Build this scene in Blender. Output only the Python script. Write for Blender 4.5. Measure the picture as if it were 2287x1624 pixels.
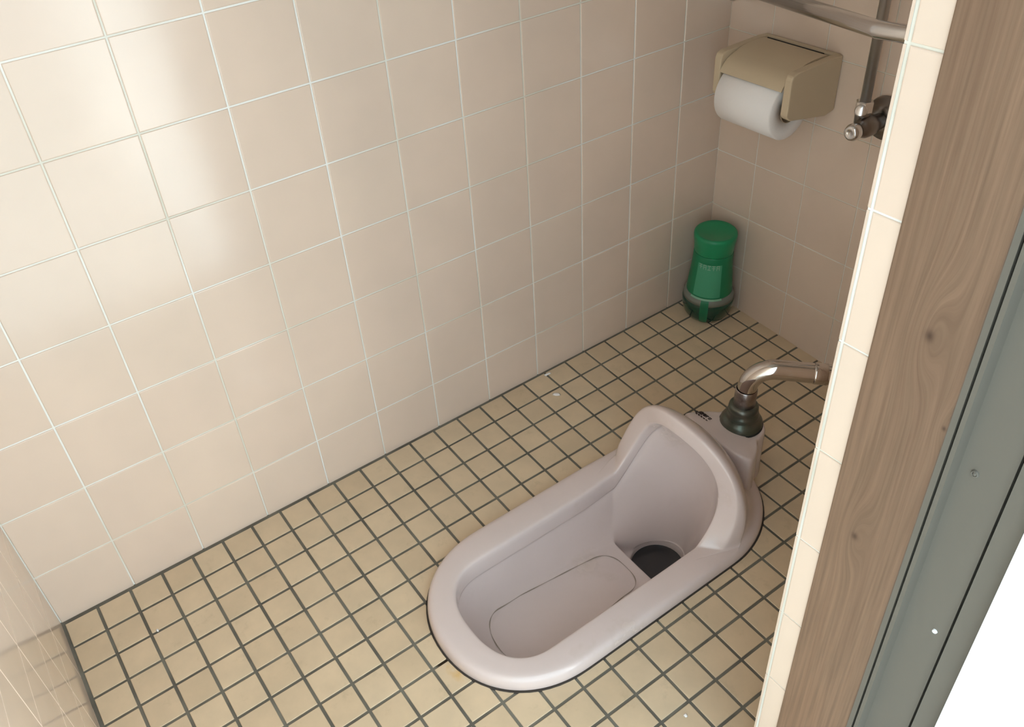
import bpy, bmesh, math, random
from mathutils import Vector, Matrix
random.seed(7)
D = bpy.data
for o in list(D.objects):
    D.objects.remove(o, do_unlink=True)
scene = bpy.context.scene
COL = scene.collection

# ------------------------------------------------------------------ camera
W_PX, H_PX = 2287.0, 1624.0
F_PX, CX, CY = 1944.64, 1163.75, 867.76
Rc = ((0.5888, 0.8071, -0.0443), (0.5272, -0.4250, -0.7358), (-0.6127, 0.4099, -0.6757))   # right, down, forward
right, down, fwd = (Vector(r).normalized() for r in Rc)
cam = D.cameras.new('camera'); camo = D.objects.new('camera', cam); COL.objects.link(camo)
cam.sensor_fit = 'HORIZONTAL'; cam.sensor_width = 36.0
cam.lens = F_PX / W_PX * 36.0
cam.shift_x = -(CX - W_PX / 2) / W_PX
cam.shift_y = (CY - H_PX / 2) / W_PX
cam.clip_start = 0.01
bk = -fwd; up_ = -down
up_ = (up_ - bk * up_.dot(bk)).normalized(); rt = up_.cross(bk).normalized()
camo.matrix_world = Matrix(((rt.x, up_.x, bk.x, 1.0115), (rt.y, up_.y, bk.y, 0.1681), (rt.z, up_.z, bk.z, 1.1056), (0, 0, 0, 1)))
scene.camera = camo

# ------------------------------------------------------------------ light
world = D.worlds.new('sky'); scene.world = world; world.use_nodes = True
wn = world.node_tree.nodes; wl = world.node_tree.links
bg = wn['Background']
bg.inputs['Color'].default_value = (0.72, 0.90, 1.0, 1)
bg.inputs['Strength'].default_value = 2.2
sun = D.lights.new('sun', 'SUN'); sun.energy = 14.0; sun.color = (0.88, 0.97, 1.0); sun.angle = 0.02
suno = D.objects.new('sun', sun); COL.objects.link(suno)
suno.matrix_world = Vector((0.16, 0.80, -0.58)).to_track_quat('-Z', 'Y').to_matrix().to_4x4()   # rakes along the outside of the building
scene.view_settings.view_transform = 'Standard'
scene.view_settings.look = 'None'
scene.view_settings.exposure = 0.40
scene.view_settings.gamma = 1.0
scene.view_settings.use_curve_mapping = False

# room frame: the walls stand plumb, the floor falls a little towards the door
ROOM = Matrix(((0.9984, 0.0042, -0.0566, -0.0054), (-0.0023, 0.9994, 0.0334, -0.0025), (0.0567, -0.0332, 0.9978, 0.0), (0, 0, 0, 1)))
T = 0.11118

# ------------------------------------------------------------------ helpers
def add_obj(name, bm, mats, parent=None, matrix=None, smooth=False, kind=None):
    me = D.meshes.new(name); bm.to_mesh(me); bm.free()
    for m in (mats if isinstance(mats, (list, tuple)) else [mats]):
        me.materials.append(m)
    if smooth:
        for p in me.polygons: p.use_smooth = True
    o = D.objects.new(name, me); COL.objects.link(o)
    if parent is not None: o.parent = parent
    if matrix is not None: o.matrix_world = matrix if parent is None else o.matrix_world
    if kind: o['kind'] = kind
    return o

def tag(o, label, cat, group=None):
    o['label'] = label; o['category'] = cat
    if group: o['group'] = group
    return o

def thing(name, label, cat, matrix, group=None):
    o = D.objects.new(name, None); COL.objects.link(o); o.matrix_world = matrix
    o.empty_display_size = 0.05
    return tag(o, label, cat, group)

def box(bm, x0, x1, y0, y1, z0, z1, bev=0.0, seg=2, mat=0):
    g = bmesh.ops.create_cube(bm, size=1.0)
    vs = g['verts']
    bmesh.ops.scale(bm, vec=(x1 - x0, y1 - y0, z1 - z0), verts=vs)
    bmesh.ops.translate(bm, vec=((x0 + x1) / 2, (y0 + y1) / 2, (z0 + z1) / 2), verts=vs)
    fs = list({f for v in vs for f in v.link_faces})
    for f in fs: f.material_index = mat
    if bev > 0:
        es = list({e for v in vs for e in v.link_edges})
        r = bmesh.ops.bevel(bm, geom=es, offset=bev, segments=seg, profile=0.5, affect='EDGES')
        for f in r['faces']: f.material_index = mat
    return vs

def lathe(bm, prof, seg=32, mat=None, caps=True):
    """prof: list of (r, z) around local z; mat: Matrix"""
    rings = []
    for r, z in prof:
        if r < 1e-6:
            rings.append([bm.verts.new((0, 0, z))])
        else:
            rings.append([bm.verts.new((r * math.cos(2 * math.pi * i / seg), r * math.sin(2 * math.pi * i / seg), z)) for i in range(seg)])
    for a, b in zip(rings[:-1], rings[1:]):
        for i in range(seg):
            j = (i + 1) % seg
            if len(a) == 1 and len(b) == 1: continue
            if len(a) == 1: bm.faces.new((a[0], b[j], b[i]))
            elif len(b) == 1: bm.faces.new((a[i], a[j], b[0]))
            else: bm.faces.new((a[i], a[j], b[j], b[i]))
    if caps:
        if len(rings[0]) > 1: bm.faces.new(list(reversed(rings[0])))
        if len(rings[-1]) > 1: bm.faces.new(rings[-1])
    if mat is not None:
        bmesh.ops.transform(bm, matrix=mat, verts=[v for r in rings for v in r])
    return rings

def tube(bm, pts, r, seg=20, caps=True):
    """tube along points; r is a number or a list"""
    pts = [Vector(p) for p in pts]; n = len(pts)
    rr = r if isinstance(r, (list, tuple)) else [r] * n
    tang = []
    for i in range(n):
        a = pts[max(i - 1, 0)]; b = pts[min(i + 1, n - 1)]
        tang.append((b - a).normalized())
    ref = Vector((0, 0, 1)) if abs(tang[0].z) < 0.9 else Vector((0, 1, 0))
    nrm = (ref - tang[0] * ref.dot(tang[0])).normalized()
    rings = []
    for i in range(n):
        nrm = (nrm - tang[i] * nrm.dot(tang[i])).normalized()
        bn = tang[i].cross(nrm)
        rings.append([bm.verts.new(pts[i] + (nrm * math.cos(2 * math.pi * k / seg) + bn * math.sin(2 * math.pi * k / seg)) * rr[i]) for k in range(seg)])
    for a, b in zip(rings[:-1], rings[1:]):
        for i in range(seg):
            j = (i + 1) % seg
            bm.faces.new((a[i], a[j], b[j], b[i]))
    if caps:
        bm.faces.new(list(reversed(rings[0]))); bm.faces.new(rings[-1])
    bmesh.ops.recalc_face_normals(bm, faces=bm.faces[:])
    return rings

def arc_path(p0, c, p1, rad, n=10):
    """straight p0 -> corner c -> p1 with a rounded corner"""
    p0, c, p1 = Vector(p0), Vector(c), Vector(p1)
    d0 = (p0 - c).normalized(); d1 = (p1 - c).normalized()
    ang = d0.angle(d1); tl = rad / math.tan(ang / 2)
    a = c + d0 * tl; b = c + d1 * tl
    cen = c + (d0 + d1).normalized() * (rad / math.sin(ang / 2))
    out = [p0]
    va = a - cen; vb = b - cen
    tot = va.angle(vb)
    for i in range(n + 1):
        t = i / n
        out.append(cen + (va * math.sin((1 - t) * tot) + vb * math.sin(t * tot)) / math.sin(tot))
    out.append(p1)
    return out

# ------------------------------------------------------------------ materials
def principled(name, color, rough=0.5, metal=0.0, coat=0.0, spec=0.5, trans=0.0, ior=1.45):
    m = D.materials.new(name); m.use_nodes = True
    b = m.node_tree.nodes['Principled BSDF']
    b.inputs['Base Color'].default_value = (*color, 1)
    b.inputs['Roughness'].default_value = rough
    b.inputs['Metallic'].default_value = metal
    b.inputs['Coat Weight'].default_value = coat
    b.inputs['Coat Roughness'].default_value = 0.06
    b.inputs['Specular IOR Level'].default_value = spec
    b.inputs['Transmission Weight'].default_value = trans
    b.inputs['IOR'].default_value = ior
    return m

class NT:
    def __init__(s, m):
        s.t = m.node_tree; s.b = s.t.nodes['Principled BSDF']
    def n(s, typ, **kw):
        x = s.t.nodes.new(typ)
        for k, v in kw.items():
            if k in ('operation', 'blend_type', 'data_type', 'attribute_name', 'noise_dimensions', 'feature', 'wave_type', 'bands_direction', 'wave_profile', 'interpolation_type'):
                setattr(x, k, v)
            else:
                x.inputs[k.replace('_', ' ')].default_value = v
        return x
    def l(s, a, b): s.t.links.new(a, b)
    def ramp(s, fac, stops):
        r = s.t.nodes.new('ShaderNodeValToRGB'); e = r.color_ramp.elements
        while len(e) < len(stops): e.new(0.5)
        for q, (p, c) in zip(e, stops):
            q.position = p; q.color = (*c, 1) if len(c) == 3 else c
        s.l(fac, r.inputs['Fac']); return r.outputs['Color']
    def mix(s, fac, a, b, mode='MIX'):
        x = s.t.nodes.new('ShaderNodeMix'); x.data_type = 'RGBA'; x.blend_type = mode
        for sock, v in ((x.inputs[0], fac), (x.inputs[6], a), (x.inputs[7], b)):
            if hasattr(v, 'is_linked'): s.l(v, sock)
            elif isinstance(v, (int, float)): sock.default_value = v
            else: sock.default_value = (*v, 1)
        return x.outputs[2]
    def math(s, op, a, b=0.0, c=0.0):
        x = s.t.nodes.new('ShaderNodeMath'); x.operation = op
        for sock, v in zip(x.inputs, (a, b, c)):
            if hasattr(v, 'is_linked'): s.l(v, sock)
            else: sock.default_value = v
        return x.outputs[0]
    def obj(s): return s.t.nodes.new('ShaderNodeTexCoord').outputs['Object']

def tile_material(name, col_a, col_b, rough, noise_scale, dirt=None, dirt_amt=0.0, coat=0.0, wave=0.02, spec=0.5):
    m = principled(name, col_a, rough, coat=coat, spec=spec); k = NT(m)
    at = k.n('ShaderNodeAttribute', attribute_name='tile_variation')
    c = k.mix(at.outputs['Fac'], col_a, col_b)
    o = k.obj()
    nz = k.n('ShaderNodeTexNoise', Scale=noise_scale, Detail=4.0, Roughness=0.6); k.l(o, nz.inputs['Vector'])
    f = k.ramp(nz.outputs['Fac'], [(0.35, (0.93, 0.93, 0.93)), (0.7, (1.05, 1.04, 1.03))])
    c = k.mix(1.0, c, f, 'MULTIPLY')
    if dirt:
        n2 = k.n('ShaderNodeTexNoise', Scale=26.0, Detail=6.0, Roughness=0.7); k.l(o, n2.inputs['Vector'])
        d = k.ramp(n2.outputs['Fac'], [(0.58, (0, 0, 0)), (0.80, (1, 1, 1))])
        c = k.mix(k.math('MULTIPLY', d, dirt_amt), c, dirt)
    k.l(c, k.b.inputs['Base Color'])
    n3 = k.n('ShaderNodeTexNoise', Scale=14.0, Detail=1.0); k.l(o, n3.inputs['Vector'])
    bp = k.n('ShaderNodeBump', Strength=wave, Distance=0.02); k.l(n3.outputs['Fac'], bp.inputs['Height'])
    k.l(bp.outputs['Normal'], k.b.inputs['Normal'])
    return m

def grout_material(name, col_a, col_b, scale=20.0):
    m = principled(name, col_a, 0.85, spec=0.2); k = NT(m)
    nz = k.n('ShaderNodeTexNoise', Scale=scale, Detail=3.0); k.l(k.obj(), nz.inputs['Vector'])
    k.l(k.ramp(nz.outputs['Fac'], [(0.4, col_a), (0.65, col_b)]), k.b.inputs['Base Color'])
    return m

M_wall = tile_material('cream_wall_tile', (0.730, 0.580, 0.468), (0.720, 0.565, 0.455), 0.15, 3.0, wave=0.012, spec=0.7)
M_wgrout = grout_material('pale_wall_grout', (0.80, 0.78, 0.73), (0.68, 0.64, 0.54), 5.0)
M_floor = tile_material('beige_floor_tile', (0.70, 0.545, 0.37), (0.64, 0.49, 0.327), 0.34, 18.0, (0.30, 0.22, 0.12), 0.35, wave=0.03)
def dark_joint():
    k = NT(M_fgrout); src = k.b.inputs['Base Color'].links[0].from_socket
    sep = k.n('ShaderNodeSeparateXYZ'); k.l(k.obj(), sep.inputs[0])
    dx = k.math('MULTIPLY', k.math('SUBTRACT', sep.outputs[0], 0.3985), 150.0)
    dy = k.math('MULTIPLY', k.math('SUBTRACT', sep.outputs[1], 0.4180), 75.0)
    d = k.math('ADD', k.math('MULTIPLY', dx, dx), k.math('MULTIPLY', dy, dy))
    k.l(k.mix(k.ramp(d, [(0.3, (1, 1, 1)), (1.0, (0, 0, 0))]), src, (0.03, 0.02, 0.012)), k.b.inputs['Base Color'])
M_fgrout = grout_material('dark_floor_grout', (0.135, 0.122, 0.100), (0.20, 0.185, 0.15), 14.0)

dark_joint()
def stain_floor():
    k = NT(M_floor)
    src = k.b.inputs['Base Color'].links[0].from_socket
    sep = k.n('ShaderNodeSeparateXYZ'); k.l(k.obj(), sep.inputs[0])
    nz = k.n('ShaderNodeTexNoise', Scale=60.0, Detail=3.0); k.l(k.obj(), nz.inputs['Vector'])
    dx = k.math('MULTIPLY', k.math('SUBTRACT', sep.outputs[0], 0.424), 30.0)
    dy = k.math('MULTIPLY', k.math('SUBTRACT', sep.outputs[1], 0.424), 55.0)
    d = k.math('ADD', k.math('MULTIPLY', dx, dx), k.math('MULTIPLY', dy, dy))
    d = k.math('ADD', d, k.math('MULTIPLY', nz.outputs['Fac'], 1.3))
    f = k.ramp(d, [(0.55, (1, 1, 1)), (1.0, (0, 0, 0))])
    k.l(k.mix(k.math('MULTIPLY', f, 0.6), src, (0.62, 0.36, 0.10)), k.b.inputs['Base Color'])
stain_floor()

M_porc = principled('pinkish_glazed_ceramic', (0.66, 0.57, 0.54), 0.16, coat=0.4)
def porc():
    k = NT(M_porc); o = k.obj()
    nz = k.n('ShaderNodeTexNoise', Scale=9.0, Detail=5.0, Roughness=0.65); k.l(o, nz.inputs['Vector'])
    c = k.ramp(nz.outputs['Fac'], [(0.3, (0.685, 0.57, 0.535)), (0.6, (0.71, 0.59, 0.56)), (0.8, (0.63, 0.515, 0.455))])
    k.l(c, k.b.inputs['Base Color'])
    rr = k.ramp(nz.outputs['Fac'], [(0.3, (0.14,) * 3), (0.75, (0.30,) * 3)])
    k.l(rr, k.b.inputs['Roughness'])
porc()
M_seam = principled('dark_seam', (0.045, 0.035, 0.028), 0.9)
M_water = principled('dark_water', (0.05, 0.045, 0.045), 0.05)
M_ink = principled('dark_ink', (0.06, 0.04, 0.035), 0.6)
M_chrome = principled('polished_chrome', (0.62, 0.58, 0.56), 0.07, metal=1.0)
def worn(name, col, rough, metal, col2, scale=40.0):
    m = principled(name, col, rough, metal=metal); k = NT(m)
    nz = k.n('ShaderNodeTexNoise', Scale=scale, Detail=5.0, Roughness=0.7); k.l(k.obj(), nz.inputs['Vector'])
    k.l(k.ramp(nz.outputs['Fac'], [(0.35, col), (0.7, col2)]), k.b.inputs['Base Color'])
    bp = k.n('ShaderNodeBump', Strength=0.15, Distance=0.002); k.l(nz.outputs['Fac'], bp.inputs['Height'])
    k.l(bp.outputs['Normal'], k.b.inputs['Normal'])
    return m
M_dull = worn('pitted_chrome', (0.42, 0.38, 0.38), 0.32, 1.0, (0.30, 0.26, 0.24), 90.0)
M_verd = worn('tarnished_brass', (0.15, 0.14, 0.12), 0.33, 0.75, (0.10, 0.125, 0.095), 45.0)
M_steel = principled('satin_steel', (0.72, 0.72, 0.73), 0.17, metal=1.0)
M_dsteel = principled('dark_steel', (0.26, 0.24, 0.23), 0.28, metal=1.0)
M_dull2 = principled('matt_metal', (0.50, 0.49, 0.48), 0.42, metal=1.0)
M_holder = principled('beige_plastic', (0.57, 0.45, 0.305), 0.40)
M_dark = principled('dark_gap', (0.03, 0.025, 0.02), 0.8)
M_paper = principled('white_tissue', (0.88, 0.83, 0.80), 0.95, spec=0.1)
def paper():
    k = NT(M_paper)
    nz = k.n('ShaderNodeTexNoise', Scale=250.0, Detail=2.0); k.l(k.obj(), nz.inputs['Vector'])
    bp = k.n('ShaderNodeBump', Strength=0.2, Distance=0.001); k.l(nz.outputs['Fac'], bp.inputs['Height'])
    k.l(bp.outputs['Normal'], k.b.inputs['Normal'])
paper()
M_card = principled('brown_card', (0.42, 0.32, 0.22), 0.9)
M_green = principled('green_plastic', (0.015, 0.26, 0.11), 0.32)
M_green2 = principled('green_label', (0.012, 0.20, 0.085), 0.4)
M_lgreen = principled('pale_green_print', (0.07, 0.34, 0.19), 0.45)
M_white = principled('white_print_and_glint', (0.22, 0.45, 0.30), 0.5)  # lettering, and the painted highlight strip below the sleeve
M_liquid = principled('dark_green_liquid', (0.004, 0.05, 0.03), 0.06, coat=0.4)
M_clear = principled('clear_plastic', (0.8, 0.9, 0.85), 0.05, trans=1.0, ior=1.3)
M_alu = principled('grey_bronze_aluminium', (0.130, 0.116, 0.094), 0.45, spec=0.4)
M_gap = principled('shadow_gap', (0.03, 0.035, 0.045), 0.7)
M_plaster = principled('white_plaster', (0.92, 0.93, 0.92), 0.8)
M_ceil = principled('white_ceiling', (0.60, 0.57, 0.52), 0.9)
M_conc = principled('pale_concrete', (0.50, 0.50, 0.48), 0.85)

M_wood = principled('brown_timber', (0.30, 0.19, 0.12), 0.5)
def wood():
    k = NT(M_wood); o = k.obj()
    sep = k.n('ShaderNodeSeparateXYZ'); k.l(o, sep.inputs[0])
    x, z = sep.outputs[0], sep.outputs[2]
    # grain is pushed sideways around the knots
    shift = None
    knot = None
    for kx, kz, s, amp in ((0.8358, 0.6929, 0.013, 0.020), (0.8231, 0.4781, 0.011, 0.016), (0.8649, 0.6283, 0.006, 0.006)):
        dx = k.math('SUBTRACT', x, kx); dz = k.math('MULTIPLY', k.math('SUBTRACT', z, kz), 0.30)
        d2 = k.math('ADD', k.math('MULTIPLY', dx, dx), k.math('MULTIPLY', dz, dz))
        g = k.math('POWER', 2.718, k.math('MULTIPLY', d2, -1.0 / (s * s)))
        sh = k.math('MULTIPLY', g, amp)
        shift = sh if shift is None else k.math('ADD', shift, sh)
        dz2 = k.math('MULTIPLY', k.math('SUBTRACT', z, kz), 0.75)
        e2 = k.math('ADD', k.math('MULTIPLY', dx, dx), k.math('MULTIPLY', dz2, dz2))
        q = k.math('POWER', 2.718, k.math('MULTIPLY', e2, -1.0 / (s * 0.26) ** 2))
        knot = q if knot is None else k.math('MAXIMUM', knot, q)
    xs = k.math('ADD', x, shift)
    cmb = k.n('ShaderNodeCombineXYZ')
    k.l(k.math('MULTIPLY', xs, 26.0), cmb.inputs[0]); k.l(k.math('MULTIPLY', z, 1.3), cmb.inputs[2]); k.l(k.math('MULTIPLY', sep.outputs[1], 26.0), cmb.inputs[1])
    n1 = k.n('ShaderNodeTexNoise', Scale=1.0, Detail=2.0, Roughness=0.5); k.l(cmb.outputs[0], n1.inputs['Vector'])
    cmb2 = k.n('ShaderNodeCombineXYZ')
    k.l(k.math('MULTIPLY', xs, 420.0), cmb2.inputs[0]); k.l(k.math('MULTIPLY', z, 9.0), cmb2.inputs[2]); k.l(k.math('MULTIPLY', sep.outputs[1], 420.0), cmb2.inputs[1])
    n2 = k.n('ShaderNodeTexNoise', Scale=1.0, Detail=4.0, Roughness=0.6); k.l(cmb2.outputs[0], n2.inputs['Vector'])
    n3 = k.n('ShaderNodeTexNoise', Scale=0.8, Detail=2.0); k.l(cmb.outputs[0], n3.inputs['Vector'])
    ph = k.math('ADD', k.math('MULTIPLY', xs, 520.0), k.math('MULTIPLY', n1.outputs['Fac'], 34.0))
    ring = k.math('ADD', k.math('MULTIPLY', k.math('SINE', ph), 0.5), 0.5)
    ring = k.math('POWER', ring, 2.2)
    base = k.ramp(n1.outputs['Fac'], [(0.25, (0.170, 0.100, 0.062)), (0.55, (0.212, 0.128, 0.080)), (0.8, (0.240, 0.138, 0.083))])
    c = k.mix(k.math('MULTIPLY', k.math('MULTIPLY', ring, n3.outputs['Fac']), 0.85), base, (0.17, 0.105, 0.065))
    st = k.ramp(n2.outputs['Fac'], [(0.3, (0.78, 0.76, 0.74)), (0.65, (1.08, 1.08, 1.08))])
    c = k.mix(1.0, c, st, 'MULTIPLY')
    c = k.mix(k.math('MULTIPLY', knot, 0.9), c, (0.05, 0.025, 0.015))
    k.l(c, k.b.inputs['Base Color'])
    bp = k.n('ShaderNodeBump', Strength=0.12, Distance=0.001); k.l(n2.outputs['Fac'], bp.inputs['Height'])
    k.l(bp.outputs['Normal'], k.b.inputs['Normal'])
wood()

# ------------------------------------------------------------------ tiled surfaces
def tile_field(bm, lay, place, u0, u1, v0, v1, uo, vo, size, gap, bev, lift, skip=None, shear=0.0, tilt=0.0):
    """bevelled tiles; place(u, v, n) -> Vector; tiles are cut at the borders"""
    iu0 = math.floor((u0 - uo) / size); iu1 = math.ceil((u1 - uo) / size)
    iv0 = math.floor((v0 - vo) / size) - 1; iv1 = math.ceil((v1 - vo) / size) + 1
    for i in range(iu0, iu1):
        for j in range(iv0, iv1):
            a = max(uo + i * size + gap / 2, u0); b = min(uo + (i + 1) * size - gap / 2, u1)
            c = max(vo + j * size + gap / 2, v0); d = min(vo + (j + 1) * size - gap / 2, v1)
            if b - a < 0.004 or d - c < 0.004: continue
            val = random.random()
            tu = random.uniform(-tilt, tilt); tv = random.uniform(-tilt, tilt)
            cells = [(a, b, c, d)]
            if skip:
                cells = skip(a, b, c, d)
                if len(cells) > 1: tu = tv = 0.0
            for (a, b, c, d) in cells:
                mu, mv = (a + b) / 2, (c + d) / 2
                rings = []
                steps = ((0.0, -lift), (bev * 0.12, -bev * 0.45), (bev * 0.45, -bev * 0.12), (bev, 0.0)) if len(cells) == 1 else ((0.0, -lift), (0.0, 0.0))
                for ins, dep in steps:
                    q = []
                    for (u, v) in ((a + ins, c + ins), (b - ins, c + ins), (b - ins, d - ins), (a + ins, d - ins)):
                        q.append(bm.verts.new(place(u, v + shear * u, dep + tu * (u - mu) + tv * (v - mv))))
                    rings.append(q)
                for r0, r1 in zip(rings[:-1], rings[1:]):
                    for e in range(4):
                        f = bm.faces.new((r0[e], r0[(e + 1) % 4], r1[(e + 1) % 4], r1[e])); f[lay] = val
                f = bm.faces.new(rings[-1]); f[lay] = val

def slab(bm, place, u0, u1, v0, v1, n0, n1, mat):
    vs = [bm.verts.new(place(u, v, n)) for n in (n0, n1) for (u, v) in ((u0, v0), (u1, v0), (u1, v1), (u0, v1))]
    for q in ((3, 2, 1, 0), (4, 5, 6, 7), (0, 1, 5, 4), (1, 2, 6, 5), (2, 3, 7, 6), (3, 0, 4, 7)):
        f = bm.faces.new([vs[i] for i in q]); f.material_index = mat

def new_tiled():
    bm = bmesh.new(); lay = bm.faces.layers.float.new('tile_variation'); return bm, lay

def fin_tiled(name, bm, mats, matrix):
    bmesh.ops.recalc_face_normals(bm, faces=bm.faces[:])
    return add_obj(name, bm, mats, matrix=matrix, kind='structure')

H_TOP = 2.15
DOOR_Y = 0.636; DOOR_H = 1.90; RX = 0.770; BY = 1.330
GAP = 0.0021; BEV = 0.0014; LIFT = 0.0012
# left wall, faces +x
bm, lay = new_tiled()
pl = lambda u, v, n: Vector((n, u, v))
tile_field(bm, lay, pl, 0.001, BY + 0.05, -0.08, H_TOP, 0.0, 0.1012, T, GAP, BEV, LIFT + 0.001, shear=0.0228)
slab(bm, pl, -0.06, BY + 0.10, -0.12, H_TOP + 0.05, -0.08, -LIFT, 1)
fin_tiled('wall_left', bm, [M_wall, M_wgrout], ROOM)
# back wall, faces -y
bm, lay = new_tiled()
pl = lambda u, v, n: Vector((u, BY - n, v))
tile_field(bm, lay, pl, 0.001, RX + 0.02, -0.08, H_TOP, -0.017, 0.0186, T, GAP * 0.7, BEV * 0.7, LIFT + 0.001)
slab(bm, pl, -0.079, RX + 0.10, -0.12, H_TOP + 0.05, -0.08, -LIFT * 0.8, 1)
fin_tiled('wall_back', bm, [M_wall, M_wgrout], ROOM)
# near wall, faces +y
bm, lay = new_tiled()
pl = lambda u, v, n: Vector((u, n, v))
tile_field(bm, lay, pl, 0.0015, RX, -0.08, H_TOP, 0.0, 0.1012, T, 0.0012, 0.0009, LIFT + 0.001)
slab(bm, pl, -0.079, 0.938, -0.12, H_TOP + 0.05, -0.08, -LIFT, 1)
fin_tiled('wall_front', bm, [M_wall, M_wgrout], ROOM)
# right wall with the doorway: inner face -x, tiled end face at the doorway
bm, lay = new_tiled()
pl = lambda u, v, n: Vector((RX - 0.0035 - n, u, v))
tile_field(bm, lay, pl, DOOR_Y + 0.0005, BY, -0.08, H_TOP, DOOR_Y - 0.002, 0.0946, T, GAP, BEV, 0.0030)
tile_field(bm, lay, pl, 0.001, DOOR_Y - 0.002, DOOR_H, H_TOP, DOOR_Y, 0.0946, T, GAP, BEV, 0.0030)
pj = lambda u, v, n: Vector((u, DOOR_Y - n, v))
tile_field(bm, lay, pj, RX + 0.0008, RX + 0.0252, -0.08, DOOR_H, RX + 0.001, 0.0946, T, GAP * 0.8, BEV, 0.0045)
slab(bm, lambda u, v, n: Vector((u, n, v)), RX - 0.0028, 0.800, -0.12, H_TOP + 0.05, DOOR_Y + 0.0012, BY + 0.02, 1)
slab(bm, lambda u, v, n: Vector((u, n, v)), 0.800, 0.936, -0.12, H_TOP + 0.05, DOOR_Y + 0.034, BY + 0.02, 1)
slab(bm, lambda u, v, n: Vector((u, n, v)), RX - 0.0028, 0.936, DOOR_H, H_TOP + 0.05, 0.001, DOOR_Y + 0.0012, 1)
fin_tiled('wall_right', bm, [M_wall, M_wgrout], ROOM)

# floor (its own frame), with the opening under the toilet left out
XC = 0.389
def inside_pan(x, y, m):
    x = abs(x - XC)
    a = 0.142 - m; y0 = 0.427 + m; b = 0.15 - m * 0.5
    if x >= a: return False
    if y < y0 + b:
        t = (y0 + b - y) / b
        return t < 1 and (x / a) ** 2.15 + t ** 2.15 < 1
    if y < 0.86: return True
    return (x / a) ** 2 + ((y - 0.86) / (0.152 - m)) ** 2 < 1
def pan_skip(a, b, c, d):
    cs = [inside_pan(x, y, 0.024) for x in (a, (a + b) / 2, b) for y in (c, (c + d) / 2, d)]
    if not any(cs): return [(a, b, c, d)]
    if all(cs): return []
    out = []; n = 6
    for i in range(n):
        for j in range(n):
            x0 = a + (b - a) * i / n; x1 = a + (b - a) * (i + 1) / n; y0 = c + (d - c) * j / n; y1 = c + (d - c) * (j + 1) / n
            if not any(inside_pan(x, y, 0.024) for x in (x0, x1) for y in (y0, y1)): out.append((x0, x1, y0, y1))
    return out
bm, lay = new_tiled()
pf = lambda u, v, n: Vector((u, v, n))
def tile_cells(a, b, c, d):
    return pan_skip(a, b, c, d)
tile_field(bm, lay, pf, 0.0, 0.86, 0.0, 1.36, 0.0, 0.0, 0.05, 0.0042, 0.0011, 0.0022, skip=tile_cells, tilt=0.006)
step = 0.02
for i in range(-2, 46):
    for j in range(-2, 70):
        x0, y0 = i * step, j * step
        if any(inside_pan(x, y, 0.010) for x in (x0, x0 + step) for y in (y0, y0 + step)) and not inside_pan(x0 + step / 2, y0 + step / 2, 0.0) is False:
            if any(inside_pan(x, y, 0.034) for x in (x0, x0 + step) for y in (y0, y0 + step)): continue
        vs = [bm.verts.new((x, y, -0.0013)) for (x, y) in ((x0, y0), (x0 + step, y0), (x0 + step, y0 + step), (x0, y0 + step))]
        f = bm.faces.new(vs); f.material_index = 1
fin_tiled('floor', bm, [M_floor, M_fgrout], Matrix.Identity(4))

# ceiling, timber jamb, door frame, outside
bm = bmesh.new(); box(bm, -0.08, 0.94, -0.08, BY + 0.10, H_TOP, H_TOP + 0.05)
add_obj('ceiling', bm, M_ceil, matrix=ROOM, kind='structure')
bm = bmesh.new(); box(bm, RX + 0.0252, 0.868, DOOR_Y - 0.002, DOOR_Y + 0.03, -0.12, DOOR_H, 0.0012)
add_obj('trim_1', bm, M_wood, matrix=ROOM, kind='structure')
bm = bmesh.new(); box(bm, RX - 0.006, 0.868, 0.001, DOOR_Y - 0.0025, DOOR_H - 0.03, DOOR_H - 0.001, 0.0012)
add_obj('trim_2', bm, M_wood, matrix=ROOM, kind='structure')

bm = bmesh.new(); box(bm, RX + 0.004, 0.9378, 0.002, DOOR_Y - 0.003, -0.13, -0.034, 0.002)
add_obj('trim_3', bm, M_conc, matrix=ROOM, kind='structure')
bm = bmesh.new()
prof = [(0.8682, 0.6325), (0.8728, 0.6325), (0.8728, 0.640), (0.8752, 0.640), (0.8752, 0.6315), (0.8788, 0.6315), (0.8796, 0.644),
        (0.9160, 0.644), (0.9160, 0.652), (0.9192, 0.652), (0.9192, 0.640), (0.9378, 0.640), (0.9378, 0.67), (0.8682, 0.67)]
lo = [bm.verts.new((x, y, -0.12)) for x, y in prof]; hi = [bm.verts.new((x, y, DOOR_H)) for x, y in prof]
n = len(prof)
for i in range(n):
    bm.faces.new((lo[i], lo[(i + 1) % n], hi[(i + 1) % n], hi[i]))
bm.faces.new(list(reversed(lo))); bm.faces.new(hi)
bmesh.ops.recalc_face_normals(bm, faces=bm.faces[:])
frame = add_obj('door_1', bm, M_alu, matrix=ROOM, kind='structure')
for (sx, sz, m, r) in ((0.8915, 0.5985, M_alu, 0.0032), (0.9063, 0.4285, M_plaster, 0.0022)):
    bm = bmesh.new()
    lathe(bm, [(0, 0.0016), (r * 0.45, 0.0016), (r * 0.55, 0.0004), (r * 0.62, 0.0018), (r * 0.85, 0.0014), (r, 0.0)], 16,
          Matrix.Translation((sx, 0.644, sz)) @ Matrix.Rotation(math.pi / 2, 4, 'X'), caps=False)
    s = add_obj('screw' if m is M_alu else 'screw_cap', bm, m, parent=frame, smooth=True)

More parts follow.
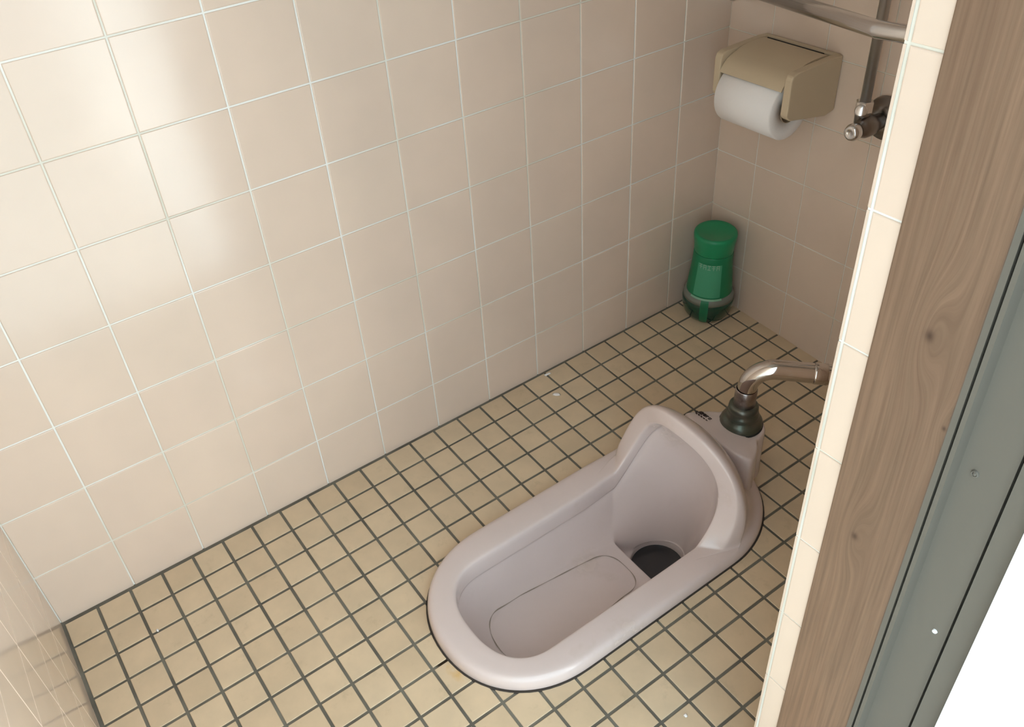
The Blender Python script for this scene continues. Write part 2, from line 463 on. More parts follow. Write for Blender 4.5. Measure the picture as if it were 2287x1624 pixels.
bm = bmesh.new(); box(bm, 0.939, 2.2, 0.632, 0.76, -0.15, 2.6)
add_obj('wall_exterior', bm, M_plaster, matrix=ROOM, kind='structure')
bm = bmesh.new(); box(bm, 0.80, 4.0, -3.0, 0.60, -0.25, -0.12)
add_obj('floor_exterior', bm, M_conc, matrix=ROOM, kind='structure')

# ------------------------------------------------------------------ squat toilet
toilet = thing('squat_toilet', 'pinkish glazed ceramic squat toilet with a raised hood, set into the tiled floor', 'toilet', Matrix.Translation((XC, 0.70, 0.0)))
SY = 0.70
NS, NQ, NB = 16, 16, 40          # points: straight side, front quarter, over the hood

def sgnpow(v, e): return math.copysign(abs(v) ** e, v)

def ring_pts(a, y0, b, n, z, af, yf, zf, B, xo=0.0, blend=0.075):
    pts = []
    for side in (1, -1):
        half = []
        for i in range(NS):                      # foot -> start of the round
            t = (i / NS) ** 1.5
            y = yf + (y0 + b - yf) * t
            w = min(1.0, (yf - y) / blend); w = w * w * (3 - 2 * w)
            half.append((side * (af + (a - af) * w) + xo * w, y, zf + (z - zf) * w))
        for i in range(NQ + 1):
            t = math.pi / 2 * i / NQ
            half.append((side * a * sgnpow(math.cos(t), 2 / n) + xo * (1 if i < NQ else 1), y0 + b - b * sgnpow(math.sin(t), 2 / n), z))
        if side == 1: pts += half
        else: pts += list(reversed(half))[1:]
    for i in range(1, NB):                       # left foot -> over the hood -> right foot
        t = math.pi * (1 - i / NB)
        pts.append(B(math.cos(t), math.sin(t)))
    return pts

def arch(a, H, n, yf, dy, q, zb=0.0):
    def B(c, s):
        u = sgnpow(s, 2 / n)
        return (a * sgnpow(c, 2 / n), yf + dy * u + q * 4 * u * (1 - u), zb + H * u)
    return B
def plan(a, yf, ry, zb, dz=0.0, p=1.0):
    return lambda c, s: (a * c, yf + ry * s, zb + dz * s ** p)

def blendB(B1, B2, t):
    def B(c, s):
        p, q = B1(c, s), B2(c, s)
        return tuple(p[i] * (1 - t) + q[i] * t for i in range(3))
    return B

rid = arch(0.1275, 0.161, 2.2, 0.8455, 0.022, 0.0201, 0.0215)
inn = arch(0.0945, 0.136, 2.42, 0.8240, 0.0395, 0.0234, 0.0215)
bke = arch(0.1330, 0.165, 2.25, 0.8830, 0.002, 0.002, 0.0170)
face = lambda t, push: (lambda c, s: tuple(x + d for x, d in zip(blendB(rid, inn, t)(c, s), (0.0, -push * s ** 0.5, push * 0.7 * s))))
R = []
R.append(ring_pts(0.1420, 0.4270, 0.150, 2.15, -0.006, 0.1420, 0.860, -0.006, plan(0.142, 0.860, 0.152, -0.006)))
R.append(ring_pts(0.1428, 0.4262, 0.150, 2.15, 0.004, 0.1428, 0.860, 0.004, plan(0.1428, 0.860, 0.1525, 0.004)))
R.append(ring_pts(0.1422, 0.4268, 0.150, 2.15, 0.0120, 0.1420, 0.862, 0.0115, plan(0.1415, 0.862, 0.148, 0.0115)))
R.append(ring_pts(0.1405, 0.4285, 0.149, 2.15, 0.0185, 0.1395, 0.865, 0.0165, plan(0.1385, 0.865, 0.138, 0.0175)))
R.append(ring_pts(0.1372, 0.4320, 0.146, 2.15, 0.0222, 0.1375, 0.870, 0.0180, plan(0.1330, 0.870, 0.115, 0.0200, 0.003)))
R.append(ring_pts(0.1310, 0.4380, 0.140, 2.18, 0.0234, 0.1360, 0.874, 0.0185, plan(0.1290, 0.874, 0.086, 0.024, 0.030, 1.3)))
R.append(ring_pts(0.1240, 0.4450, 0.132, 2.20, 0.0238, 0.1345, 0.878, 0.0188, plan(0.1290, 0.878, 0.064, 0.026, 0.068, 1.0)))
R.append(ring_pts(0.1160, 0.4525, 0.120, 2.22, 0.0238, 0.1330, 0.880, 0.0190, plan(0.1300, 0.880, 0.042, 0.028, 0.112, 0.8)))
R.append(ring_pts(0.1130, 0.4550, 0.112, 2.25, 0.0239, 0.1315, 0.876, 0.0195, lambda c, s: tuple(x + d for x, d in zip(bke(c, s), (0, 0.006 * s, -0.006 * s)))))
R.append(ring_pts(0.1090, 0.4585, 0.105, 2.28, 0.0239, 0.1275, 0.862, 0.0215, lambda c, s: tuple(x + d for x, d in zip(blendB(bke, rid, 0.50)(c, s), (0.0, 0.0, 0.0015 * s)))))
R.append(ring_pts(0.1060, 0.4610, 0.100, 2.30, 0.0239, 0.1245, 0.852, 0.0228, lambda c, s: tuple(x + d for x, d in zip(blendB(bke, rid, 0.95)(c, s), (0.0, 0.0, 0.0006 * s)))))
R.append(ring_pts(0.1035, 0.4630, 0.096, 2.32, 0.0238, 0.1215, 0.8490, 0.0230, face(0.05, 0.0003)))
R.append(ring_pts(0.1000, 0.4662, 0.089, 2.34, 0.0236, 0.1080, 0.8370, 0.0232, face(0.50, 0.0010)))
R.append(ring_pts(0.0955, 0.4700, 0.079, 2.38, 0.0232, 0.0975, 0.8268, 0.0228, face(0.90, 0.0008), 0.002))
R.append(ring_pts(0.0928, 0.4724, 0.076, 2.40, 0.0215, 0.0945, 0.8240, 0.0205, lambda c, s: tuple(x + d for x, d in zip(inn(c, s), (0.0, 0.0008 * s, -0.0005))), 0.003))
R.append(ring_pts(0.0918, 0.4733, 0.075, 2.40, 0.0165, 0.0930, 0.8235, 0.0150, lambda c, s: tuple(x + d for x, d in zip(arch(0.0930, 0.139, 2.42, 0.8240, 0.0395, 0.0234, 0.0155)(c, s), (0, 0.006 * s, 0))), 0.003))
R.append(ring_pts(0.0912, 0.4740, 0.075, 2.40, -0.0160, 0.0915, 0.8230, -0.0130, lambda c, s: tuple(x + d for x, d in zip(arch(0.0915, 0.160, 2.42, 0.8240, 0.0395, 0.0234, -0.0130)(c, s), (0, 0.018 * s, 0))), 0.003))
R.append(ring_pts(0.0922, 0.4730, 0.075, 2.40, -0.0168, 0.0925, 0.8228, -0.0136, lambda c, s: tuple(x + d for x, d in zip(arch(0.0925, 0.1615, 2.42, 0.8240, 0.0395, 0.0234, -0.0136)(c, s), (0, 0.0185 * s, 0))), 0.003))
R.append(ring_pts(0.0962, 0.4695, 0.077, 2.40, -0.0190, 0.0962, 0.8225, -0.0155, lambda c, s: tuple(x + d for x, d in zip(arch(0.0955, 0.164, 2.42, 0.8240, 0.0395, 0.0234, -0.0155)(c, s), (0, 0.021 * s, 0))), 0.003))
R.append(ring_pts(0.0955, 0.4705, 0.077, 2.40, -0.0230, 0.0950, 0.8220, -0.0195, lambda c, s: tuple(x + d for x, d in zip(arch(0.095, 0.167, 2.42, 0.8240, 0.0395, 0.0234, -0.0195)(c, s), (0, 0.027 * s, 0))), 0.003))
R.append(ring_pts(0.0905, 0.4755, 0.078, 2.35, -0.0300, 0.0905, 0.8210, -0.0270, lambda c, s: (0.0905 * sgnpow(c, 0.85), 0.821 + 0.092 * s ** 0.8, -0.027 + 0.145 * s)))
R.append(ring_pts(0.0840, 0.4840, 0.080, 2.30, -0.0480, 0.0850, 0.8160, -0.0480, lambda c, s: (0.085 * sgnpow(c, 0.9), 0.816 + 0.110 * s ** 0.85, -0.048 + 0.105 * s)))
R.append(ring_pts(0.0740, 0.4960, 0.080, 2.25, -0.0660, 0.0770, 0.8080, -0.0680, lambda c, s: (0.077 * c, 0.808 + 0.115 * s ** 0.9, -0.068 + 0.060 * s)))
R.append(ring_pts(0.0640, 0.5070, 0.076, 2.20, -0.0770, 0.0660, 0.8000, -0.0830, lambda c, s: (0.066 * c, 0.800 + 0.112 * s, -0.083 + 0.005 * s)))
R.append(ring_pts(0.0590, 0.5120, 0.074, 2.20, -0.0805, 0.0560, 0.7940, -0.0880, lambda c, s: (0.056 * c, 0.794 + 0.110 * s, -0.088 - 0.030 * s ** 0.5)))
R.append(ring_pts(0.0565, 0.5145, 0.073, 2.20, -0.0812, 0.0520, 0.7900, -0.0900, lambda c, s: (0.052 * c, 0.790 + 0.108 * s, -0.090 - 0.042 * s ** 0.4)))
bm = bmesh.new()
L = [[bm.verts.new((x, y - SY, z)) for (x, y, z) in r] for r in R]
NN = len(R[0])
for r0, r1 in zip(L[:-1], L[1:]):
    for i in range(NN):
        j = (i + 1) % NN
        bm.faces.new((r0[i], r0[j], r1[j], r1[i]))
# bowl floor: rows across from side to side
NA = 2 * (NS + NQ) + 1
K = 12
last = L[-1]
rows = []
for i in range(NA // 2):
    p, q = last[i], last[NA - 1 - i]
    row = [p]
    for k_ in range(1, K):
        t = k_ / K
        co = p.co.lerp(q.co, t); co.z -= 0.0022 * math.sin(math.pi * t)
        row.append(bm.verts.new(co))
    row.append(q); rows.append(row)
for r0, r1 in zip(rows[:-1], rows[1:]):
    for k_ in range(K):
        bm.faces.new((r0[k_], r0[k_ + 1], r1[k_ + 1], r1[k_]))
mid = last[NA // 2]
for k_ in range(K):
    bm.faces.new((rows[-1][k_], rows[-1][k_ + 1], mid))
# drop into the outlet
loop = [last[NA - 1]] + last[NA:] + [last[0]] + rows[0][1:K]
def outl(z, r, shrink=None):
    out = []
    for v in loop:
        x, y = v.co.x, v.co.y
        if r is None:
            cy = 0.850 - SY
            out.append(bm.verts.new((x * shrink, cy + (y - cy) * shrink, z)))
        else:
            a = math.atan2(y - (0.846 - SY), x)
            out.append(bm.verts.new((r * math.cos(a), 0.846 - SY + r * math.sin(a), z)))
    return out
prev = loop
lv = [outl(-0.100, None, 0.985)]
# keep the back part below its own start
for v, s in zip(lv[0], loop): v.co.z = min(s.co.z - 0.006, -0.100)
lv += [outl(-0.134, None, 0.94), outl(-0.1385, 0.0485), outl(-0.1405, 0.0468), outl(-0.148, 0.0460), outl(-0.26, 0.038)]
for ring in lv:
    for i in range(len(loop)):
        j = (i + 1) % len(loop)
        bm.faces.new((prev[i], prev[j], ring[j], ring[i]))
    prev = ring
bm.faces.new(prev)
bmesh.ops.recalc_face_normals(bm, faces=bm.faces[:])
if bm.faces[:] and min(bm.faces, key=lambda f: -f.calc_center_median().z).normal.z < 0:
    bmesh.ops.reverse_faces(bm, faces=bm.faces[:])
# inlet housing behind the hood
hz = 0.100
pr = []
for i in range(25):
    t = math.pi * i / 24
    pr.append((0.0415 * math.cos(t), 1.004 + 0.0415 * math.sin(t)))
wid = [(-0.0435, 0.999), (-0.053, 0.991), (-0.063, 0.978), (-0.071, 0.960), (-0.075, 0.936), (0.075, 0.936), (0.071, 0.960), (0.063, 0.978), (0.053, 0.991), (0.0435, 0.999)]
out = pr + wid
def hring(z, k_):
    cx, cy = 0.0, 0.985
    rr = []
    for (x, y) in out:
        zz = z
        if z > 0.05: zz = z + max(0.0, (0.966 - y)) * 0.45
        rr.append(bm.verts.new((cx + (x - cx) * k_, cy + (y - cy) * k_ - SY, zz)))
    return rr
hr = [hring(-0.004, 1.06), hring(0.010, 1.035), hring(0.03, 1.02), hring(0.085, 1.0), hring(0.0935, 0.985), hring(0.098, 0.95), hring(0.100, 0.89)]
for r0, r1 in zip(hr[:-1], hr[1:]):
    for i in range(len(out)):
        j = (i + 1) % len(out)
        bm.faces.new((r0[i], r0[j], r1[j], r1[i]))
bm.faces.new(hr[-1])
bowl = add_obj('bowl', bm, M_porc, parent=toilet, smooth=True)
sub = bowl.modifiers.new('smooth', 'SUBSURF'); sub.levels = 1; sub.render_levels = 1
# dark joint round the foot
bm = bmesh.new()
def seam_loop(k_, z):
    p = ring_pts(0.1425 + k_, 0.4265 - k_, 0.150, 2.15, z, 0.1425 + k_, 0.860, z, plan(0.1425 + k_, 0.860, 0.1525 + k_, z))
    return [bm.verts.new((x, y - SY, zz)) for (x, y, zz) in p]
s0, s1, s2 = seam_loop(-0.006, 0.0014), seam_loop(0.0016, 0.0014), seam_loop(0.0030, -0.001)
for a, b in ((s0, s1), (s1, s2)):
    for i in range(NN):
        j = (i + 1) % NN
        bm.faces.new((a[i], a[j], b[j], b[i]))
bmesh.ops.recalc_face_normals(bm, faces=bm.faces[:])
o = add_obj('joint_line', bm, M_seam, parent=toilet); o['label'] = 'dark joint line around the foot of the toilet'
bm = bmesh.new(); lathe(bm, [(0, -0.1500), (0.0459, -0.1500)], 40, Matrix.Translation((0, 0.846 - SY, 0)), caps=False)
o = add_obj('water', bm, M_water, parent=toilet); o['label'] = 'dark water in the outlet'
# thin brown line around the edge of the bowl floor
from mathutils.bvhtree import BVHTree
tmp = bmesh.new(); tmp.from_mesh(bowl.data); tree = BVHTree.FromBMesh(tmp)
line = []
def wl_half(y):
    return 0.0575 - 0.016 * max(0.0, (y - 0.60) / 0.15)
for i in range(20): line.append((wl_half(0.730 - 0.170 * i / 19), 0.730 - 0.170 * i / 19))
for i in range(1, 32):
    t = math.pi * i / 32; line.append((0.0575 * sgnpow(math.cos(t), 0.85), 0.560 - 0.043 * math.sin(t) ** 0.85))
for i in range(20): line.append((-wl_half(0.560 + 0.170 * i / 19), 0.560 + 0.170 * i / 19))
for i in range(1, 24):
    t = math.pi * i / 24; line.append((-0.0436 * sgnpow(math.cos(t), 0.7), 0.730 + 0.042 * math.sin(t) ** 0.8))
bm = bmesh.new(); ra, rb = [], []
for i, (x, y) in enumerate(line):
    x2, y2 = line[(i + 1) % len(line)]; x0, y0 = line[i - 1]
    tg = Vector((x2 - x0, y2 - y0)).normalized(); nn = Vector((-tg.y, tg.x)) * (0.0006 + 0.0003 * math.sin(i * 0.9))
    for lst, sg in ((ra, 1), (rb, -1)):
        h = tree.ray_cast(Vector((x + nn.x * sg, y - SY + nn.y * sg, -0.03)), Vector((0, 0, -1)))
        zz = h[0].z if h[0] is not None else -0.08
        lst.append(bm.verts.new((x + nn.x * sg, y - SY + nn.y * sg, zz + 0.0007)))
for i in range(len(line)):
    j = (i + 1) % len(line); bm.faces.new((ra[i], ra[j], rb[j], rb[i]))
bmesh.ops.recalc_face_normals(bm, faces=bm.faces[:])
o = add_obj('bowl_line', bm, principled('brown_line', (0.30, 0.24, 0.19), 0.5), parent=toilet); o['label'] = 'faint brown line around the bowl floor'
# small printed mark behind the hood
bm = bmesh.new()
def mark(x0, x1, y0, y1):
    h = tree.ray_cast(Vector(((x0 + x1) / 2, (y0 + y1) / 2 - SY, 0.3)), Vector((0, 0, -1)))
    z = h[0].z
    box(bm, x0, x1, y0 - SY, y1 - SY, z - 0.003, z + 0.0006)
for i in range(6):
    x = -0.0630 + i * 0.0056; y = 0.9690
    mark(x, x + 0.0010, y - 0.0026, y + 0.0026)
    mark(x, x + 0.0038, y + 0.0018, y + 0.0026)
    if i % 2: mark(x + 0.0030, x + 0.0040, y - 0.0026, y + 0.0026)
    if i % 3 != 1: mark(x, x + 0.0036, y - 0.0026, y - 0.0018)
for i in range(5):
    x = -0.057 + i * 0.0056
    mark(x, x + 0.0034, 0.9605, 0.9615)
tmp.free()
o = add_obj('maker_mark', bm, M_ink, parent=toilet); o['label'] = 'tiny dark printed mark'

# ------------------------------------------------------------------ flush pipe
PX, PY, PZ = XC, 1.006, 0.1025
fp = thing('flush_pipe', 'bent chrome flush pipe rising from a tarnished collar behind the toilet hood', 'pipe', Matrix.Translation((PX, PY, PZ)))
bm = bmesh.new()
path = [(0, 0, 0.012)] + [(0, 0, 0.012 + 0.006 * i) for i in range(1, 6)]
bend = arc_path((0, 0, 0.045), (0.0, 0.002, 0.116), (0.205, 0.185, 0.118), 0.040, 14)
path = path + bend[1:]
tail = arc_path(bend[-2], (0.205, 0.185, 0.118), (0.205, 0.332, 0.118), 0.045, 12)
tube(bm, path[:-1] + tail[1:], 0.0155, 28)
add_obj('pipe', bm, M_chrome, parent=fp, smooth=True)
bm = bmesh.new()
lathe(bm, [(0.0300, 0.0), (0.0310, 0.002), (0.0290, 0.007), (0.0165, 0.011)], 32, Matrix.Translation((0.205, 0.3322, 0.118)) @ Matrix.Rotation(math.pi / 2, 4, 'X'))
add_obj('wall_flange', bm, M_chrome, parent=fp, smooth=True)
bm = bmesh.new()
e0, e1 = Vector(path[-2]), Vector(path[-1]); dv = (e1 - e0).normalized(); c0 = e0 + dv * 0.052
tube(bm, [c0, c0 + dv * 0.0008, c0 + dv * 0.003, c0 + dv * 0.020], [0.0157, 0.0164, 0.0166, 0.0166], 28)  # added ring whose edge catches light, imitating a bright reflection on the pipe
add_obj('glint_ring', bm, M_chrome, parent=fp, smooth=True)
bm = bmesh.new()
lathe(bm, [(0.0160, 0.020), (0.0172, 0.020), (0.0172, 0.072), (0.0160, 0.074)], 28, caps=False)
o = add_obj('sleeve', bm, M_dull, parent=fp, smooth=True); o['label'] = 'dull pitted lower sleeve of the pipe'
bm = bmesh.new()
lathe(bm, [(0.0320, -0.002), (0.0340, 0.001), (0.0335, 0.006), (0.0300, 0.012), (0.0262, 0.0155), (0.0255, 0.018), (0.0262, 0.021), (0.0250, 0.0245), (0.0232, 0.027),
           (0.0230, 0.030), (0.0238, 0.033), (0.0232, 0.038), (0.0205, 0.041), (0.0178, 0.042)], 40)
o = add_obj('collar', bm, M_verd, parent=fp, smooth=True); o['label'] = 'dark greenish tarnished stepped collar'
bm = bmesh.new()
lathe(bm, [(0.0335, -0.0025), (0.0350, -0.002), (0.0350, 0.0), (0.0335, 0.0005)], 40)
add_obj('gasket', bm, M_dark, parent=fp, smooth=True)

# ------------------------------------------------------------------ paper holder and roll (room frame)
HX0, HX1, HY0 = 0.081, 0.240, 1.213
hold = thing('toilet_paper_holder', 'beige plastic toilet paper holder with a hinged cover on the back wall', 'paper holder', ROOM @ Matrix.Translation((HX0, BY, 0.49)))
def hp(x, y, z): return (x - HX0, y - BY, z - 0.49)
bm = bmesh.new()
x0, y0, z0 = hp(HX0 + 0.003, BY - 0.010, 0.497); x1, y1, z1 = hp(HX1 - 0.003, BY - 0.0005, 0.585)
box(bm, x0, x1, y0, y1, z0, z1, 0.003)
add_obj('back_plate', bm, M_holder, parent=hold)
def side_plate(xa, xb):
    bm = bmesh.new()
    poly = [(BY - 0.001, 0.5835), (BY - 0.020, 0.5845), (HY0 + 0.012, 0.5810), (HY0 + 0.003, 0.577), (HY0, 0.570), (HY0, 0.516), (HY0 + 0.004, 0.510), (HY0 + 0.012, 0.506), (BY - 0.022, 0.492), (BY - 0.001, 0.497)]
    va = [bm.verts.new(hp(xa, y, z)) for y, z in poly]; vb = [bm.verts.new(hp(xb, y, z)) for y, z in poly]
    m_ = len(poly)
    for i in range(m_): bm.faces.new((va[i], va[(i + 1) % m_], vb[(i + 1) % m_], vb[i]))
    bm.faces.new(va); bm.faces.new(list(reversed(vb)))
    bmesh.ops.recalc_face_normals(bm, faces=bm.faces[:])
    bmesh.ops.bevel(bm, geom=[e for e in bm.edges], offset=0.0022, segments=2, profile=0.5, affect='EDGES')
    return bm
add_obj('side_plate', side_plate(HX0, HX0 + 0.014), M_holder, parent=hold)
add_obj('side_plate', side_plate(HX1 - 0.014, HX1), M_holder, parent=hold)
RY, RZ, RR = 1.246, 0.512, 0.0480
bm = bmesh.new()
prof = [(1.310, 0.5840), (1.297, 0.5848), (1.285, 0.5847), (1.273, 0.5838), (1.262, 0.5823), (1.253, 0.5802), (1.245, 0.5770), (1.238, 0.5750), (1.231, 0.5722), (1.2255, 0.5690), (1.2205, 0.5652), (1.2165, 0.5608), (1.2130, 0.5560), (1.2105, 0.5510)]
xa, xb = HX0 + 0.0155, HX1 - 0.0155
th = 0.0028
rows_ = []
for idx, (y, z) in enumerate(prof):
    a_ = Vector(prof[max(idx - 1, 0)]); b_ = Vector(prof[min(idx + 1, len(prof) - 1)])
    t_ = (b_ - a_).normalized(); nn = Vector((t_.y, -t_.x))
    if nn.y < 0: nn = -nn
    rows_.append([bm.verts.new(hp(x, y + nn.x * k_, z + nn.y * k_)) for (x, k_) in ((xa, 0), (xb, 0), (xb, -th), (xa, -th))])
for r0, r1 in zip(rows_[:-1], rows_[1:]):
    for e in range(4): bm.faces.new((r0[e], r0[(e + 1) % 4], r1[(e + 1) % 4], r1[e]))
bm.faces.new(rows_[0]); bm.faces.new(list(reversed(rows_[-1])))
bmesh.ops.recalc_face_normals(bm, faces=bm.faces[:])
cov = add_obj('cover', bm, M_holder, parent=hold, smooth=True)
cov.data.set_sharp_from_angle(angle=math.radians(40))
bm = bmesh.new()
a_, b_ = hp(xa - 0.001, RY, RZ), hp(xb + 0.001, RY, RZ)
tube(bm, [a_, b_], 0.009, 20)
add_obj('spindle', bm, M_holder, parent=hold, smooth=True)
bm = bmesh.new()
x0, y0, z0 = hp(xa + 0.004, BY - 0.0180, 0.570); x1, y1, z1 = hp(xb - 0.010, BY - 0.0158, 0.5842)
box(bm, x0, x1, y0, y1, z0, z1)
add_obj('hinge_gap', bm, M_dark, parent=hold)

roll = thing('toilet_paper_roll', 'white toilet paper roll hanging in the beige holder', 'toilet paper', ROOM @ Matrix.Translation((HX0 + 0.018, RY, RZ)))
RXm = Matrix.Rotation(math.pi / 2, 4, 'Y')
bm = bmesh.new()
lw = HX1 - HX0 - 0.040
lathe(bm, [(0.0205, 0.001), (RR - 0.003, 0.0), (RR, 0.0022), (RR, lw - 0.0022), (RR - 0.003, lw), (0.0205, lw - 0.001), (0.0205, 0.001)], 56, RXm, caps=False)
add_obj('paper', bm, M_paper, parent=roll, smooth=True)
bm = bmesh.new()
lathe(bm, [(0.0190, 0.0), (0.0203, 0.0), (0.0203, lw), (0.0190, lw), (0.0190, 0.0)], 32, RXm, caps=False)
add_obj('core', bm, M_card, parent=roll, smooth=True)

# ------------------------------------------------------------------ grab bar
gb = thing('grab_bar', 'satin steel grab bar on the back wall with an elbow, above the paper holder', 'bar', ROOM)
GA, GB, GC = ((0.0022, 1.3295, 0.6461), (0.3632, 1.22, 0.6708), (0.7618, 1.22, 0.7014))
bm = bmesh.new()
tube(bm, arc_path(GA, GB, GC, 0.032, 14), 0.0118, 28)
add_obj('rail', bm, M_steel, parent=gb, smooth=True)
fl = [(0.0245, 0.0), (0.0260, 0.002), (0.0250, 0.006), (0.0150, 0.008)]
bm = bmesh.new()
lathe(bm, fl, 28, Matrix.Translation((GA[0], BY - 0.0005, GA[2])) @ Matrix.Rotation(math.pi / 2, 4, 'X'))
add_obj('wall_flange', bm, M_steel, parent=gb, smooth=True)
bm = bmesh.new()
lathe(bm, fl, 28, Matrix.Translation((GC[0] + 0.0005, GC[1], GC[2])) @ Matrix.Rotation(-math.pi / 2, 4, 'Y'))
add_obj('wall_flange', bm, M_steel, parent=gb, smooth=True)

# ------------------------------------------------------------------ stop valve and supply pipe
VX, VZ = 0.3355, 0.511
sv = thing('stop_valve', 'dark metal stop valve on the back wall with its thin upright supply pipe', 'valve', ROOM @ Matrix.Translation((VX, BY, VZ)))
RY90 = Matrix.Rotation(math.pi / 2, 4, 'X')     # local z -> -y (out of the wall)
bm = bmesh.new()
lathe(bm, [(0.0335, 0.0005), (0.0345, 0.003), (0.0325, 0.007), (0.0240, 0.011), (0.0225, 0.016), (0.0140, 0.018)], 36, RY90)
add_obj('wall_flange', bm, M_dsteel, parent=sv, smooth=True)
bm = bmesh.new()
lathe(bm, [(0.0120, 0.014), (0.0125, 0.030), (0.0150, 0.036), (0.0160, 0.046), (0.0155, 0.058), (0.0120, 0.064), (0.0090, 0.067), (0.0085, 0.072)], 28, RY90)
lathe(bm, [(0.0110, 0.0), (0.0115, 0.020), (0.0100, 0.022)], 24, Matrix.Translation((-0.010, -0.050, 0.002)))
add_obj('valve_body', bm, M_dsteel, parent=sv, smooth=True)
bm = bmesh.new()
lathe(bm, [(0.0065, 0.069), (0.0112, 0.071), (0.0128, 0.076), (0.0128, 0.083), (0.0105, 0.088), (0.0060, 0.0895), (0.0050, 0.0880), (0.0, 0.0880)], 28, RY90)
add_obj('spindle_head', bm, M_steel, parent=sv, smooth=True)
bm = bmesh.new()
lathe(bm, [(0.0115, 0.018), (0.0135, 0.0195), (0.0135, 0.034), (0.0115, 0.0355)], 6, Matrix.Translation((-0.010, -0.050, 0.002)) @ Matrix.Rotation(0.20, 4, 'Z'))
add_obj('pipe_nut', bm, M_steel, parent=sv)
bm = bmesh.new()
lathe(bm, [(0.0, 0.0045), (0.0070, 0.0045), (0.0092, 0.0030), (0.0095, -0.004)], 28, Matrix.Translation((-0.006, -0.062, 0.026)) @ Vector((0.42, -0.75, 0.35)).to_track_quat('Z', 'Y').to_matrix().to_4x4())
add_obj('screw_cap', bm, M_steel, parent=sv, smooth=True)
bm = bmesh.new()
tube(bm, [(-0.010, -0.050, 0.034), (-0.010, -0.050, 0.30), (-0.010, -0.050, 0.70)], 0.0078, 20)
add_obj('supply_pipe', bm, M_dull2, parent=sv, smooth=True)

# ------------------------------------------------------------------ air freshener bottle
BX_, BY_ = 0.0585, 1.2725
af = thing('air_freshener', 'green bottle of liquid air freshener standing on the floor in the far corner', 'air freshener', Matrix.Translation((BX_, BY_, 0.0)))
bm = bmesh.new()
lathe(bm, [(0.0, 0.001), (0.036, 0.001), (0.042, 0.004), (0.0475, 0.014), (0.0505, 0.028), (0.0515, 0.040), (0.0505, 0.047)], 48)
o = add_obj('liquid_base', bm, M_liquid, parent=af, smooth=True); o['label'] = 'dark green liquid in the bulging base'
bm = bmesh.new()
lathe(bm, [(0.0508, 0.0472), (0.0500, 0.054), (0.0470, 0.060), (0.0445, 0.0625)], 48)
o = add_obj('shoulder', bm, principled('grey_plastic', (0.20, 0.21, 0.18), 0.25), parent=af, smooth=True); o['label'] = 'greyish clear shoulder above the liquid'
bm = bmesh.new()
lathe(bm, [(0.0450, 0.0610), (0.0448, 0.064), (0.0425, 0.090), (0.0400, 0.115), (0.0385, 0.135), (0.0380, 0.150), (0.0375, 0.1515)], 48)
add_obj('sleeve', bm, M_green2, parent=af, smooth=True)
bm = bmesh.new()
lathe(bm, [(0.0370, 0.151), (0.0380, 0.155), (0.0385, 0.165), (0.0405, 0.178), (0.0412, 0.186), (0.0405, 0.190), (0.0375, 0.1925), (0.0330, 0.1905), (0.0, 0.1895)], 48)
add_obj('cap', bm, M_green, parent=af, smooth=True)
def patch(zs, a0, a1, lift, m=12):
    bm = bmesh.new(); rr = []
    for (r, z) in zs:
        rr.append([bm.verts.new(((r + lift) * math.cos(a0 + (a1 - a0) * i / m), (r + lift) * math.sin(a0 + (a1 - a0) * i / m), z)) for i in range(m + 1)])
    for p, q in zip(rr[:-1], rr[1:]):
        for i in range(m): bm.faces.new((p[i], p[i + 1], q[i + 1], q[i]))
    return bm
ca = math.atan2(0.1681 - BY_, 1.0115 - BX_) - 0.10       # the printed panel faces the doorway
o = add_obj('printed_panel', patch([(0.0446, 0.066), (0.0425, 0.090), (0.0400, 0.115), (0.0385, 0.138)], ca - 0.62, ca + 0.62, 0.0005), M_lgreen, parent=af, smooth=True)
o['label'] = 'lighter green printed panel'
bm = bmesh.new()
for (w0, z0, z1) in ((0, 0.1275, 0.1385),):
    for i in range(5):
        a0 = ca - 0.52 + i * 0.215; a1 = a0 + 0.16
        for (u0, u1, f0, f1) in (((0, 1, 0.82, 1.0), (0.0, 1.0, 0.40, 0.55), (0.38, 0.62, 0.0, 1.0)), ((0, 1, 0.8, 1.0), (0, 0.22, 0, 1), (0.78, 1, 0, 1), (0, 1, 0.4, 0.55)), ((0, 1, 0.82, 1), (0.4, 0.62, 0, 1), (0, 1, 0, 0.16)))[i % 3]:
            b2 = patch([(0.0391, z0 + (z1 - z0) * f0), (0.0388, z0 + (z1 - z0) * f1)], a0 + (a1 - a0) * u0, a0 + (a1 - a0) * u1, 0.0010, 4)
            me = D.meshes.new('tmp'); b2.to_mesh(me); b2.free(); bm.from_mesh(me); D.meshes.remove(me)
o = add_obj('lettering', bm, M_white, parent=af); o['label'] = 'pale blurred lettering on the panel'
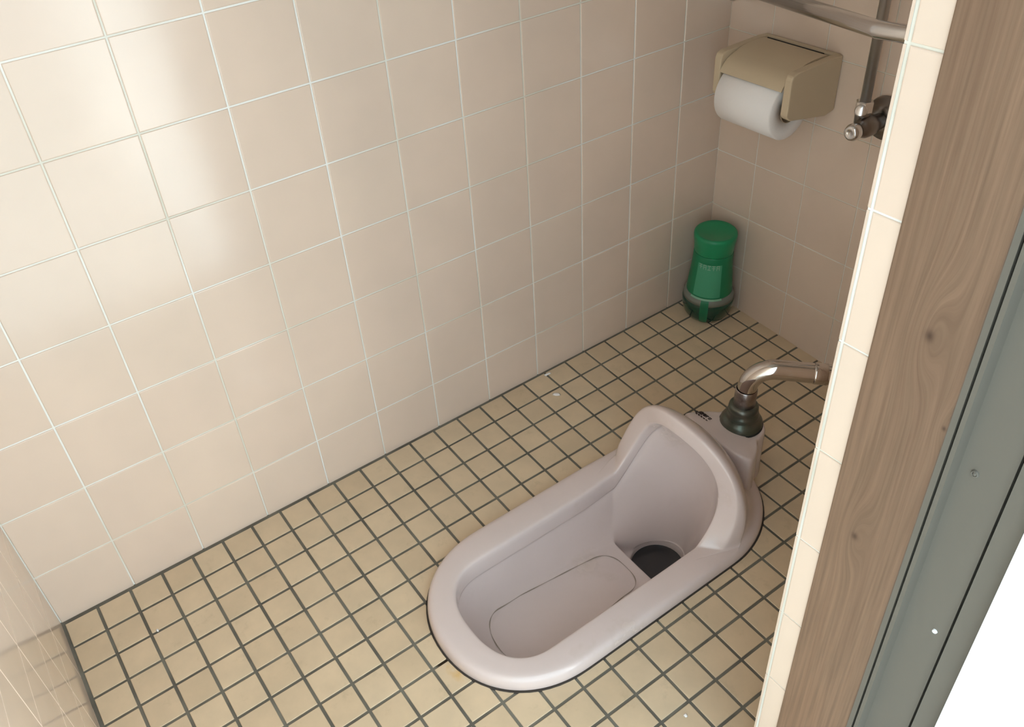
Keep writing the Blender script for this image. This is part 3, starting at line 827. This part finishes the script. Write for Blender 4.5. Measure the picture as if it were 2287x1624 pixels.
o = add_obj('rim_highlight', patch([(0.0470, 0.0600), (0.0452, 0.0635)], ca - 0.7, ca + 0.7, 0.0006), M_white, parent=af, smooth=True)  # pale strip painted on as a highlight at the sleeve's lower rim
o.name = 'edge_glint'; o['label'] = 'pale painted highlight along the lower edge of the sleeve'
o = add_obj('wick_strip', patch([(0.0370, 0.002), (0.0430, 0.005), (0.0480, 0.014), (0.0505, 0.028), (0.0515, 0.040), (0.0507, 0.047), (0.0500, 0.054), (0.0470, 0.0600)], ca - 0.16, ca + 0.16, 0.0006, 6), principled('green_strip', (0.015, 0.16, 0.075), 0.3), parent=af, smooth=True)
o['label'] = 'green strip down the middle of the base'

# ------------------------------------------------------------------ paper scraps on the floor
def scrap(name, x, y, rx, ry, rot, label):
    bm = bmesh.new(); k_ = 14
    c = bm.verts.new((0, 0, 0.0022)); r1 = []; r2 = []
    for i in range(k_):
        a = 2 * math.pi * i / k_; w = random.uniform(0.8, 1.15)
        r1.append(bm.verts.new((rx * 0.6 * w * math.cos(a), ry * 0.6 * w * math.sin(a), 0.0017)))
        r2.append(bm.verts.new((rx * w * math.cos(a), ry * w * math.sin(a), 0.0002)))
    for i in range(k_):
        j = (i + 1) % k_
        bm.faces.new((c, r1[i], r1[j])); bm.faces.new((r1[i], r2[i], r2[j], r1[j]))
    bm.faces.new(list(reversed(r2)))
    o = add_obj(name, bm, M_paper, matrix=Matrix.Translation((x, y, 0.0)) @ Matrix.Rotation(rot, 4, 'Z'), smooth=True)
    return tag(o, label, 'paper scrap', 'white scraps on the floor')
scrap('paper_scrap', 0.0637, 0.8806, 0.0085, 0.0045, 0.9, 'white scrap lying in the middle of a floor tile left of the toilet hood')
scrap('paper_scrap', 0.0085, 0.9020, 0.0080, 0.0030, 1.5, 'white scrap on the floor tight against the left wall')
scrap('paper_scrap', 0.6621, 0.6317, 0.0030, 0.0028, 0.2, 'tiny white scrap on the floor near the doorway jamb')
scrap('paper_scrap', 0.0980, 0.1102, 0.0030, 0.0022, 0.2, 'tiny white scrap on the floor near the front left corner')
